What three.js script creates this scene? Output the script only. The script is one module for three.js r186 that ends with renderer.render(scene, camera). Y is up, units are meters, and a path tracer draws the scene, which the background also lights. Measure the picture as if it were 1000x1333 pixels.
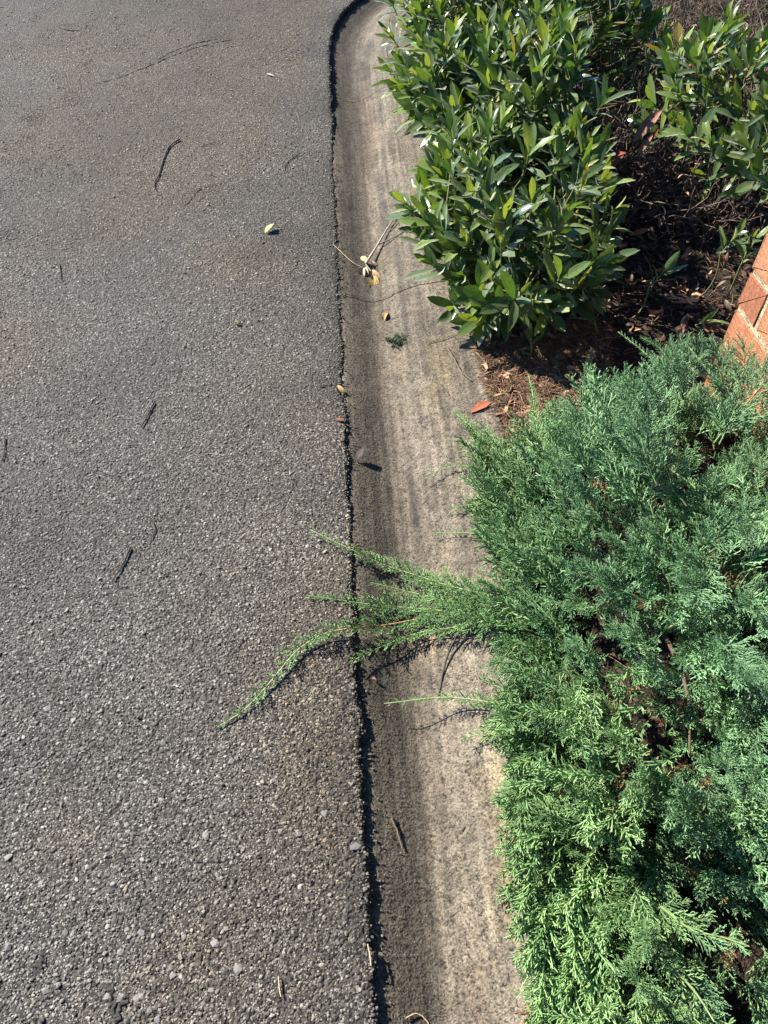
import * as THREE from 'three';
import { Sky } from 'three/addons/objects/Sky.js';
import { mergeGeometries } from 'three/addons/utils/BufferGeometryUtils.js';
import { RoundedBoxGeometry } from 'three/addons/geometries/RoundedBoxGeometry.js';

/* ---------- camera, sky, sun, exposure ---------- */
const scene = new THREE.Scene();
const CAM_H = 1.5, PITCH = 50 * Math.PI / 180, FOV = 67;
const camera = new THREE.PerspectiveCamera(FOV, 3 / 4, 0.05, 200);
camera.position.set(0, CAM_H, 0);
camera.rotation.set(-PITCH, 0, 0);
scene.add(camera);

const SUN_EL = 38 * Math.PI / 180, SUN_AZ = 33 * Math.PI / 180;       // azimuth: from the -x side towards -z
const sunDir = new THREE.Vector3(-Math.cos(SUN_AZ) * Math.cos(SUN_EL), Math.sin(SUN_EL), -Math.sin(SUN_AZ) * Math.cos(SUN_EL));
const sky = new Sky();
sky.name = 'sky'; sky.scale.setScalar(150);
sky.userData = { kind: 'structure', label: 'clear daytime sky above the driveway' };
sky.material.uniforms.sunPosition.value.copy(sunDir);
sky.material.uniforms.turbidity.value = 5;
sky.material.uniforms.rayleigh.value = 0.9;
sky.material.uniforms.mieCoefficient.value = 0.004;
if (sky.material.uniforms.cloudCoverage) sky.material.uniforms.cloudCoverage.value = 0.0;
scene.add(sky);
scene.environmentIntensity = 0.1;

const sun = new THREE.DirectionalLight(0xfff3e0, 5.0);
sun.position.copy(sunDir).multiplyScalar(20).add(new THREE.Vector3(0, 0, -2));
sun.target.position.set(0, 0, -2);
sun.castShadow = true;
sun.shadow.mapSize.set(4096, 4096);
Object.assign(sun.shadow.camera, { left: -6, right: 6, top: 6, bottom: -6, near: 1, far: 40 });
scene.add(sun, sun.target);

const renderer = new THREE.WebGLRenderer({ antialias: true });
renderer.toneMapping = THREE.LinearToneMapping;
renderer.toneMappingExposure = 2.75;
renderer.shadowMap.enabled = true;

/* ---------- helpers ---------- */
let seed = 1234567;
function srand(n) { seed = n >>> 0; }
function rnd() { seed = (seed + 0x6D2B79F5) >>> 0; let t = seed; t = Math.imul(t ^ (t >>> 15), t | 1); t ^= t + Math.imul(t ^ (t >>> 7), t | 61); return ((t ^ (t >>> 14)) >>> 0) / 4294967296; }
const rr = (a, b) => a + (b - a) * rnd();
const gauss = () => (rnd() + rnd() + rnd() + rnd() - 2) / 0.577 * 0.5;
const clamp = (x, a = 0, b = 1) => Math.min(b, Math.max(a, x));
const sstep = (a, b, x) => { const t = clamp((x - a) / (b - a)); return t * t * (3 - 2 * t); };
const lerp = (a, b, t) => a + (b - a) * t;
function hash2(i, j, s = 0) { let h = Math.imul(i, 374761393) + Math.imul(j, 668265263) + Math.imul(s, 1442695041); h = Math.imul(h ^ (h >>> 13), 1274126177); return ((h ^ (h >>> 16)) >>> 0) / 4294967296; }
function noise(x, y, s = 0) {
  const i = Math.floor(x), j = Math.floor(y), u = x - i, v = y - j, a = u * u * (3 - 2 * u), b = v * v * (3 - 2 * v);
  return lerp(lerp(hash2(i, j, s), hash2(i + 1, j, s), a), lerp(hash2(i, j + 1, s), hash2(i + 1, j + 1, s), a), b);
}
function fbm(x, y, o = 4, s = 0) { let t = 0, w = 0.5, n = 0; for (let k = 0; k < o; k++) { t += w * noise(x, y, s + k * 17); n += w; w *= 0.5; x = x * 2.03 + 3.7; y = y * 2.03 + 1.3; } return t / n; }

const TF = Math.tan(FOV * Math.PI / 360), SP = Math.sin(PITCH), CP = Math.cos(PITCH);
// where the sight line through a point of the 1000 x 1333 photograph meets the level y
function at(px, py, y = 0) {
  const nx = (px - 500) / 666.5 * TF, ny = (py - 666.5) / 666.5 * TF, s = (CAM_H - y) / (SP + ny * CP);
  return new THREE.Vector3(nx * s, y, -(CP - ny * SP) * s);
}
function proj(x, y, z) {
  const d = SP * (CAM_H - y) - CP * z, c = CP * (CAM_H - y) + SP * z, f = 666.5 / TF;
  return [500 + f * x / d, 666.5 + f * c / d, d];
}

const used = {};
function numbered(n) { const k = used[n] = (used[n] ?? -1) + 1; return k ? `${n}_${String(k).padStart(3, '0')}` : n; }
function tag(o, label, category, group, kind) { if (label) o.userData.label = label; if (category) o.userData.category = category; if (group) o.userData.group = group; if (kind) o.userData.kind = kind; return o; }
function base(name, pos = [0, 0, 0]) { const g = new THREE.Group(); g.name = numbered(name); g.position.set(...pos); scene.add(g); return g; }
function mesh(name, geo, mat, parent) {
  const m = new THREE.Mesh(geo, mat); m.castShadow = m.receiveShadow = true;
  if (parent) { m.name = name; parent.add(m); } else { m.name = numbered(name); scene.add(m); }
  return m;
}
const col = (r, g, b) => new THREE.Color().setRGB(r, g, b);
function instanced(name, geo, mat, list, parent) {           // list of [Matrix4, Color]
  const im = new THREE.InstancedMesh(geo, mat, list.length);
  list.forEach(([m, c], i) => { im.setMatrixAt(i, m); if (c) im.setColorAt(i, c); });
  im.castShadow = im.receiveShadow = true; im.userData.kind = 'stuff';
  if (parent) { im.name = name; parent.add(im); } else { im.name = numbered(name); scene.add(im); }
  return im;
}
const Q = new THREE.Quaternion(), E = new THREE.Euler(), V = (x, y, z) => new THREE.Vector3(x, y, z), Y = V(0, 1, 0);
function mat4(p, q, s) { return new THREE.Matrix4().compose(p, q, typeof s === 'number' ? V(s, s, s) : s); }
function frameQ(fwd, up) {                                      // local +y along fwd, local +z towards up
  const y = fwd.clone().normalize(); let x = new THREE.Vector3().crossVectors(y, up); if (x.lengthSq() < 1e-6) x.set(1, 0, 0); x.normalize();
  const z = new THREE.Vector3().crossVectors(x, y);
  return new THREE.Quaternion().setFromRotationMatrix(new THREE.Matrix4().makeBasis(x, y, z));
}

// collects tapered three-sided twigs (with vertex colours) into one geometry
class Twigs {
  constructor() { this.p = []; this.n = []; this.c = []; this.i = []; }
  seg(a, b, ra, rb, ca, cb = ca, sides = 3) {
    const d = b.clone().sub(a).normalize(), u = Math.abs(d.y) > 0.9 ? V(1, 0, 0) : Y.clone(), x = u.cross(d).normalize(), y = d.clone().cross(x), o = this.p.length / 3;
    const ph = rnd() * 6.28;
    for (const [q, r, c] of [[a, ra, ca], [b, rb, cb]]) for (let k = 0; k < sides; k++) {
      const t = ph + k / sides * Math.PI * 2, nx = x.clone().multiplyScalar(Math.cos(t)).addScaledVector(y, Math.sin(t));
      this.p.push(q.x + nx.x * r, q.y + nx.y * r, q.z + nx.z * r); this.n.push(nx.x, nx.y, nx.z); this.c.push(c[0], c[1], c[2]);
    }
    for (let k = 0; k < sides; k++) { const l = (k + 1) % sides; this.i.push(o + k, o + l, o + sides + k, o + l, o + sides + l, o + sides + k); }
  }
  path(pts, r0, r1, c0, c1 = c0, sides = 5) {
    for (let k = 0; k < pts.length - 1; k++) {
      const t = k / (pts.length - 1), u = (k + 1) / (pts.length - 1), mix = w => c0.map((v, j) => lerp(v, c1[j], w));
      this.seg(pts[k], pts[k + 1], lerp(r0, r1, t), lerp(r0, r1, u), mix(t), mix(u), sides);
    }
  }
  geo() {
    const g = new THREE.BufferGeometry();
    g.setAttribute('position', new THREE.Float32BufferAttribute(this.p, 3)); g.setAttribute('normal', new THREE.Float32BufferAttribute(this.n, 3));
    g.setAttribute('color', new THREE.Float32BufferAttribute(this.c, 3)); g.setIndex(this.i); return g;
  }
}

/* ---------- textures (grain and fine relief only) ---------- */
function dataTex(w, h, fn, srgb = false) {
  const d = new Uint8Array(w * h * 4);
  for (let j = 0; j < h; j++) for (let i = 0; i < w; i++) { const c = fn(i, j), o = (j * w + i) * 4; d[o] = clamp(c[0]) * 255; d[o + 1] = clamp(c[1]) * 255; d[o + 2] = clamp(c[2]) * 255; d[o + 3] = 255; }
  const t = new THREE.DataTexture(d, w, h); t.wrapS = t.wrapT = THREE.RepeatWrapping; t.magFilter = THREE.LinearFilter; t.minFilter = THREE.LinearMipmapLinearFilter; t.generateMipmaps = true;
  if (srgb) t.colorSpace = THREE.SRGBColorSpace; t.needsUpdate = true; return t;
}
// value noise that wraps after n cells
function wnoise(x, y, n, s) {
  const i = Math.floor(x), j = Math.floor(y), u = x - i, v = y - j, a = u * u * (3 - 2 * u), b = v * v * (3 - 2 * v), m = k => ((k % n) + n) % n;
  return lerp(lerp(hash2(m(i), m(j), s), hash2(m(i + 1), m(j), s), a), lerp(hash2(m(i), m(j + 1), s), hash2(m(i + 1), m(j + 1), s), a), b);
}
const N = 1024;
const concreteH = new Float32Array(N * N);
for (let j = 0; j < N; j++) for (let i = 0; i < N; i++) {
  const u = i / N, v = j / N;
  concreteH[j * N + i] = 0.42 * wnoise(u * 420, v * 420, 420, 1) + 0.28 * wnoise(u * 190, v * 190, 190, 2) + 0.14 * wnoise(u * 60, v * 60, 60, 3) + 0.16 * wnoise(u * 170, v * 9, 9 * 170, 4);
}
const concreteBump = dataTex(N, N, (i, j) => { const h = concreteH[j * N + i]; return [h, h, h]; });
const concreteMap = dataTex(N, N, (i, j) => {
  const h = concreteH[j * N + i], g = hash2(i >> 1, j >> 1, 9), k = 0.52 + 1.35 * (h - 0.5) + (g > 0.92 ? 0.34 : g < 0.1 ? -0.3 : 0) + 0.16 * (hash2(i, j, 5) - 0.5);
  return [k * 1.02, k, k * 0.96];
});
const asphaltBump = dataTex(N, N, (i, j) => { const u = i / N, v = j / N, h = Math.pow(wnoise(u * 230, v * 230, 230, 21), 0.8) * 0.7 + 0.3 * wnoise(u * 480, v * 480, 480, 22); return [h, h, h]; });
const asphaltMap = dataTex(N, N, (i, j) => { const u = i / N, v = j / N, h = wnoise(u * 230, v * 230, 230, 21), g = hash2(i >> 1, j >> 1, 23), k = 0.12 + 0.75 * h * h + (g > 0.94 ? 0.4 : 0) + 0.3 * (hash2(i, j, 24) - 0.5); return [k * 1.01, k, k * 0.98]; });
const brickBump = dataTex(256, 256, (i, j) => { const u = i / 256, v = j / 256, h = 0.5 * wnoise(u * 70, v * 70, 70, 31) + 0.5 * wnoise(u * 24, v * 24, 24, 32) - (hash2(i >> 2, j >> 2, 33) > 0.97 ? 0.5 : 0); return [h, h, h]; });
const brickMap = dataTex(256, 256, (i, j) => { const u = i / 256, v = j / 256, k = 0.75 + 0.5 * (wnoise(u * 30, v * 30, 30, 34) - 0.5) + 0.5 * (wnoise(u * 7, v * 7, 7, 35) - 0.5) + 0.16 * (hash2(i, j, 36) - 0.5); return [k, k * 0.97, k * 0.93]; });
for (const t of [brickBump, brickMap]) t.repeat.set(3, 3);
// u across the blade, v along it: midrib, side veins, mottled blade
const leafMap = dataTex(64, 256, (i, j) => {
  const u = i / 63 - 0.5, v = j / 255, rib = Math.exp(-Math.pow(u / 0.035, 2)), vein = Math.pow(Math.abs(Math.sin((v * 11 - Math.abs(u) * 3.4) * Math.PI)), 14) * 0.22 * (1 - rib), m = 0.62 + 0.2 * (noise(u * 9 + 5, v * 14, 41) - 0.5) + 0.12 * (noise(u * 40, v * 60, 42) - 0.5);
  return [m + vein + rib * 0.38, m + vein * 0.8 + rib * 0.3, m + vein * 0.5 + rib * 0.1];
});
const leafBump = dataTex(64, 256, (i, j) => { const u = i / 63 - 0.5, v = j / 255, h = 0.6 - 0.4 * Math.exp(-Math.pow(u / 0.04, 2)) - 0.15 * Math.pow(Math.abs(Math.sin((v * 11 - Math.abs(u) * 3.4) * Math.PI)), 8); return [h, h, h]; });
leafMap.wrapS = leafMap.wrapT = leafBump.wrapS = leafBump.wrapT = THREE.ClampToEdgeWrapping;

/* ---------- materials ---------- */
const std = (o) => new THREE.MeshStandardMaterial(o);
const M = {
  asphalt: std({ color: col(0.34, 0.33, 0.325), map: asphaltMap, bumpMap: asphaltBump, bumpScale: 0.006, roughness: 0.86, vertexColors: true }),
  stone: std({ color: 0xffffff, roughness: 0.72, flatShading: true }),
  concrete: std({ color: col(0.40, 0.37, 0.325), map: concreteMap, bumpMap: concreteBump, bumpScale: 0.0032, roughness: 0.93, vertexColors: true }),
  soil: std({ color: col(0.045, 0.03, 0.02), map: concreteMap, bumpMap: concreteBump, bumpScale: 0.01, roughness: 1 }),
  ground: std({ color: col(0.06, 0.08, 0.03), map: concreteMap, roughness: 1 }),
  brick: [[0.55, 0.225, 0.115], [0.48, 0.18, 0.09], [0.58, 0.26, 0.14], [0.45, 0.175, 0.095]].map(c => std({ color: col(...c), map: brickMap, bumpMap: brickBump, bumpScale: 0.002, roughness: 0.92 })),
  mortar: std({ color: col(0.62, 0.52, 0.34), map: concreteMap, bumpMap: concreteBump, bumpScale: 0.003, roughness: 0.95 }),
  twig: std({ color: 0xffffff, roughness: 0.85, vertexColors: true }),
  needle: new THREE.MeshPhysicalMaterial({ color: 0xffffff, roughness: 0.6, vertexColors: true }),
  straw: std({ color: 0xffffff, roughness: 0.8, vertexColors: true }),
};
function leafMat(r, g, b, through = 0.3, coat = 1, cr = 0.17) {
  return new THREE.MeshPhysicalMaterial({ color: col(r, g, b), map: leafMap, bumpMap: leafBump, bumpScale: 0.0012, roughness: 0.95, transmission: through, thickness: 0, clearcoat: coat, clearcoatRoughness: cr, side: THREE.DoubleSide });
}
const leafMats = [leafMat(0.11, 0.225, 0.018, 0.42), leafMat(0.065, 0.145, 0.016, 0.34), leafMat(0.19, 0.33, 0.022, 0.48), leafMat(0.37, 0.48, 0.045, 0.52), leafMat(0.07, 0.155, 0.022, 0.36), leafMat(0.46, 0.38, 0.05, 0.45)];
const leafInst = new THREE.MeshPhysicalMaterial({ color: 0xffffff, map: leafMap, roughness: 0.95, transmission: 0.38, thickness: 0, clearcoat: 0.85, clearcoatRoughness: 0.22, side: THREE.DoubleSide });
const dryMat = (r, g, b) => std({ color: col(r, g, b), map: leafMap, bumpMap: leafBump, bumpScale: 0.001, roughness: 0.75, side: THREE.DoubleSide });

/* ---------- setting: driveway edge, gutter, planting bed ---------- */
const edgePts = [[487, 1333], [484, 1250], [478, 1150], [471, 1010], [464, 880], [457, 720], [452, 600], [447, 500], [441, 380], [436, 270], [432, 150], [429, 90], [431, 50], [443, 20], [462, 0]].map(p => at(...p));
const near = edgePts[0], near2 = edgePts[3], dirN = near.clone().sub(near2).normalize();
const line = [near.clone().addScaledVector(dirN, 2.4), near.clone().addScaledVector(dirN, 1.2), ...edgePts, V(0.12, 0, -5.62), V(0.6, 0, -6.05), V(1.4, 0, -6.3), V(3, 0, -6.5), V(6, 0, -6.6), V(12, 0, -6.7)];
const curve = new THREE.CatmullRomCurve3(line, false, 'centripetal');
const STEP = 0.01, LEN = curve.getLength();
curve.arcLengthDivisions = 4000; curve.updateArcLengths();
const NS = Math.floor(LEN / STEP), CX = new Float32Array(NS + 1), CZ = new Float32Array(NS + 1), NX = new Float32Array(NS + 1), NZ = new Float32Array(NS + 1);
for (let k = 0; k <= NS; k++) { const p = curve.getPointAt(k / NS); CX[k] = p.x; CZ[k] = p.z; }
for (let k = 0; k <= NS; k++) { const a = Math.max(0, k - 4), b = Math.min(NS, k + 4), dx = CX[b] - CX[a], dz = CZ[b] - CZ[a], l = Math.hypot(dx, dz); NX[k] = -dz / l; NZ[k] = dx / l; }   // to the right of the way ahead
const idxZ = z => { let a = 0, b = NS; while (b - a > 1) { const m = (a + b) >> 1; if (CZ[m] > z) a = m; else b = m; } return a; };
const W = 0.43;
// how far the asphalt lip stands above the concrete, along the road (world z)
const lip = z => 0.003 + 0.012 * sstep(-1.25, -0.7, z) + 0.018 * sstep(-3.1, -3.9, z) + 0.006 * sstep(-1.15, -1.35, z) * sstep(-1.7, -1.45, z);
function gutterY(k, t) {                                         // t: 0 at the asphalt, 1 at the bed
  const z = CZ[k], y0 = -lip(z) - 0.002, dip = -0.040 * Math.exp(-Math.pow((t - 0.30) / 0.2, 2)) + 0.040 * Math.exp(-2.25) * (1 - t);
  return lerp(y0, 0.035, sstep(0.12, 0.95, t)) + dip + 0.003 * (fbm(CX[k] * 5 + t * 3, z * 5, 3, 51) - 0.5);
}
const asphaltY = (x, z) => 0.012 * (fbm(x * 1.3, z * 1.3, 3, 61) - 0.5) * sstep(0, 0.4, Math.abs(x + 0.06 - z * -0.0)) + 0.003 * (fbm(x * 9, z * 9, 3, 62) - 0.5);
const rag = k => 0.018 * (fbm(CZ[k] * 9 + CX[k] * 9, 3.3, 4, 71) - 0.5) + 0.011 * (noise(CZ[k] * 70, 7.7, 72) - 0.5);
// wear and weathering of the asphalt, linear tint
function asphaltTint(x, z) {
  const b = sstep(0.42, 0.62, fbm(x * 1.1 + 4, z * 0.9, 4, 81)), c = fbm(x * 3.5, z * 3.5, 4, 82), oil = sstep(0.58, 0.75, fbm(x * 2.2 + 9, z * 1.7, 4, 83));
  const rot = Math.exp(-Math.abs(x - 0.055 * z) / 0.08) * sstep(0.40, 0.58, fbm(z * 4, x * 4 + 3, 3, 84)), k = (0.82 + 0.4 * (c - 0.5) - 0.14 * oil) * (1 - 0.55 * rot), br = clamp(b + 0.55 * sstep(-0.75, -0.2, x - 0.06 * z) - 0.15);
  return [k * lerp(1.0, 1.12, br), k * lerp(1.0, 0.975, br), k * lerp(0.95, 0.76, br)];
}
function gridGeo(rows, cols, fn) {
  const p = new Float32Array(rows * cols * 3), uv = new Float32Array(rows * cols * 2), c = new Float32Array(rows * cols * 3), idx = [];
  for (let r = 0; r < rows; r++) for (let q = 0; q < cols; q++) { const o = r * cols + q, f = fn(r, q); p.set(f.slice(0, 3), o * 3); uv.set(f.slice(3, 5), o * 2); c.set(f.slice(5, 8), o * 3); }
  for (let r = 0; r < rows - 1; r++) for (let q = 0; q < cols - 1; q++) { const a = r * cols + q, b = a + 1, d = a + cols, e = d + 1; idx.push(a, b, d, b, e, d); }
  const g = new THREE.BufferGeometry(); g.setAttribute('position', new THREE.BufferAttribute(p, 3)); g.setAttribute('uv', new THREE.BufferAttribute(uv, 2)); g.setAttribute('color', new THREE.BufferAttribute(c, 3)); g.setIndex(idx); g.computeVertexNormals(); return g;
}
// far ground under everything
{ const g = new THREE.PlaneGeometry(120, 120); g.rotateX(-Math.PI / 2); g.attributes.uv.array.forEach((v, i, a) => { a[i] = v * 120; });
  const m = mesh('ground', g, M.ground); m.position.y = -0.35; tag(m, 'level ground around the driveway', null, null, 'structure'); }

// rows along the kerb line: fine where the camera looks
const ROWS = []; for (let k = 0; k <= NS;) { ROWS.push(k); const z = CZ[k]; k += z > -5.6 && z < 0.35 ? 1 : 14; }
const driveway = base('asphalt_driveway'); tag(driveway, 'worn grey asphalt driveway with coarse stony surface beside the gutter', null, null, 'structure');
{ const D = [-3, -2, -1]; for (let d = 0; d < 0.14; d += 0.007) D.push(d); for (let d = 0.14; d < 2.6; d *= 1.11) D.push(d); D.push(3.4, 5, 8, 14);
  const g = gridGeo(ROWS.length, D.length, (r, q) => {
    const k = ROWS[r], d0 = D[q]; let d = Math.max(0, d0), y; const rg = rag(k), w = Math.exp(-d / 0.03);
    const x = CX[k] - NX[k] * d + NX[k] * rg * w, z = CZ[k] - NZ[k] * d + NZ[k] * rg * w;
    y = asphaltY(x, z) - 0.004 * Math.exp(-d / 0.006); let xx = x, zz = z;
    if (d0 < 0) { const s = [0, 0.002, -0.001, -0.006][-d0 | 0]; y = [0, -0.012, -0.026, -0.09][-d0 | 0]; xx += NX[k] * s; zz += NZ[k] * s; }
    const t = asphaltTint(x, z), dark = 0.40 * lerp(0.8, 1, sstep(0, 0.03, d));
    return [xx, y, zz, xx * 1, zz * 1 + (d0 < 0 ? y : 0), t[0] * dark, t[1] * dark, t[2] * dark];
  });
  mesh('asphalt_surface', g, M.asphalt, driveway);
}
// concrete gutter in three cast panels with open joints
const gutter = base('concrete_gutter'); tag(gutter, 'shallow dished concrete gutter strip between the asphalt and the planting bed', null, null, 'structure');
const jointAt = [at(455, 392, -0.03).z, at(436, 127, -0.03).z];
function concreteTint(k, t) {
  const x = t * W, z = CZ[k], e = fbm(x * 4, z * 1.6, 4, 91), f = fbm(x * 16, z * 7, 4, 92), darkBand = Math.exp(-Math.pow((t - 0.17 - 0.06 * (e - 0.5)) / 0.19, 2));
  let v = 0.62 + 0.34 * (e - 0.5) + 0.6 * (f - 0.5) + 0.4 * (fbm(x * 55, z * 30, 3, 96) - 0.5) + 0.8 * (fbm(x * 110, z * 2.2, 3, 98) - 0.5); v *= 1 - 0.5 * darkBand * (0.4 + 1.2 * f);  // concrete toned darker in a band along the asphalt side
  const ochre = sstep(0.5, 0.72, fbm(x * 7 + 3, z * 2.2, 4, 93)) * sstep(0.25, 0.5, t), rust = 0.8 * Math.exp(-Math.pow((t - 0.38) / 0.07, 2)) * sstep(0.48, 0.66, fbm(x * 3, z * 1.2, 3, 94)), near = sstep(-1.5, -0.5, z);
  v *= lerp(1, 0.8, sstep(-2.6, -4, z)); v *= lerp(0.84, 1.06, near * sstep(0.3, 0.6, t)); v *= 1 + 0.7 * sstep(0.02, 0.006, t) * sstep(-0.9, -1.1, z) * sstep(-3.2, -3.0, z);  // last factor paints the sunlit lip beside the asphalt brighter
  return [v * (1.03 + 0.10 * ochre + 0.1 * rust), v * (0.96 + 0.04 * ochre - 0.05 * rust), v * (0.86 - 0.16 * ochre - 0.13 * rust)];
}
{ const marks = [CZ[0] + 1, ...jointAt, -99]; const T = []; for (let t = 0; t <= 1.0001; t += 1 / 44) T.push(t);
  for (let s = 0; s < 3; s++) {
    const rows = ROWS.filter(k => (s === 2 ? (CZ[k] < marks[2] || CX[k] > 0.3) : CZ[k] < marks[s] && CZ[k] > marks[s + 1] && CX[k] < 0.3));
    const gap = 0.0019, rim = (r, n, t) => 0.006 * (fbm(t * 22, s * 5 + 9, 4, 95) - 0.5) * 2;
    const list = [-1, -3, ...rows.keys(), -4, -2], cols = [-1, ...T, 2];
    const g = gridGeo(rows.length + 4, cols.length, (r, q) => {
      const i0 = list[r], i = i0 === -3 ? 0 : i0 === -4 ? rows.length - 1 : i0, k = i === -1 ? rows[0] : i === -2 ? rows[rows.length - 1] : rows[i], t = clamp(cols[q]);
      const first = i === -1 || i === 0, last = i === -2 || i === rows.length - 1; let y = gutterY(k, t), s0 = 0;
      if (first && s > 0) s0 = gap + rim(0, 0, t) + CZ[k] - marks[s]; if (last && s < 2) s0 = -gap * (0.4 + 1.2 * noise(t * 9, s, 97)) + 0.006 * 2 * (fbm(t * 22, (s + 1) * 5 + 9, 4, 95) - 0.5) + CZ[k] - marks[s + 1];
      if (i < 0) y -= 0.07; else if ((first && s > 0) || (last && s < 2)) y -= 0.0006;
      if (cols[q] < 0 || cols[q] > 1) y -= 0.08; else if (t === 0 || t > 0.999) y -= 0.004;
      const dx = -NZ[k], dz = NX[k];                             // NX,NZ is right; the way ahead is (NZ, -NX)
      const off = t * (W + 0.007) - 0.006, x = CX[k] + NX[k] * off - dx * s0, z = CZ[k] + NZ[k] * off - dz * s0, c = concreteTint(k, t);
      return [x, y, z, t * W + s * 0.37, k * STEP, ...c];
    });
    const pan = mesh('gutter_panel', g, M.concrete, gutter);
  }
}
// planting bed
const bedY = (x, z) => { const k = idxZ(z), e = CX[k] + W; return 0.026 + 0.03 * sstep(0, 0.35, x - e) + 0.05 * sstep(0.3, 2.5, x - e) + 0.02 * (fbm(x * 7, z * 7, 3, 101) - 0.5); };
{ const Z = []; for (let z = 2; z > -5.9; z -= 0.05) Z.push(z); const D = []; for (let d = 0; d < 0.5; d += 0.025) D.push(d); for (let d = 0.5; d < 8; d *= 1.12) D.push(d);
  const g = gridGeo(Z.length, D.length, (r, q) => { const z = Z[r], x = CX[idxZ(z)] + W - 0.012 + D[q] + 0.02 * (noise(z * 8, 5, 102) - 0.5) * (q < 3 ? 1 : 0); return [x, q ? bedY(x, z) : -0.02, z, x * 1.3, z * 1.3, 1, 1, 1]; });
  const m = mesh('planting_bed_soil', g, M.soil); tag(m, 'dark soil of the planting bed behind the gutter', null, null, 'structure'); }

/* ---------- asphalt stones and concrete grit ---------- */
function pebble(s) {
  srand(s); const g = new THREE.IcosahedronGeometry(0.5, 0), p = g.attributes.position, seen = {};
  for (let i = 0; i < p.count; i++) { const key = [p.getX(i), p.getY(i), p.getZ(i)].map(v => v.toFixed(3)).join(); const f = seen[key] ??= [rr(0.55, 1.25), rr(0.5, 1.1), rr(0.55, 1.25)]; p.setXYZ(i, p.getX(i) * f[0], p.getY(i) * f[1], p.getZ(i) * f[2]); }
  g.deleteAttribute('uv'); g.computeVertexNormals(); return g;
}
const pebbles = [11, 22, 33, 44, 55].map(pebble);
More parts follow.
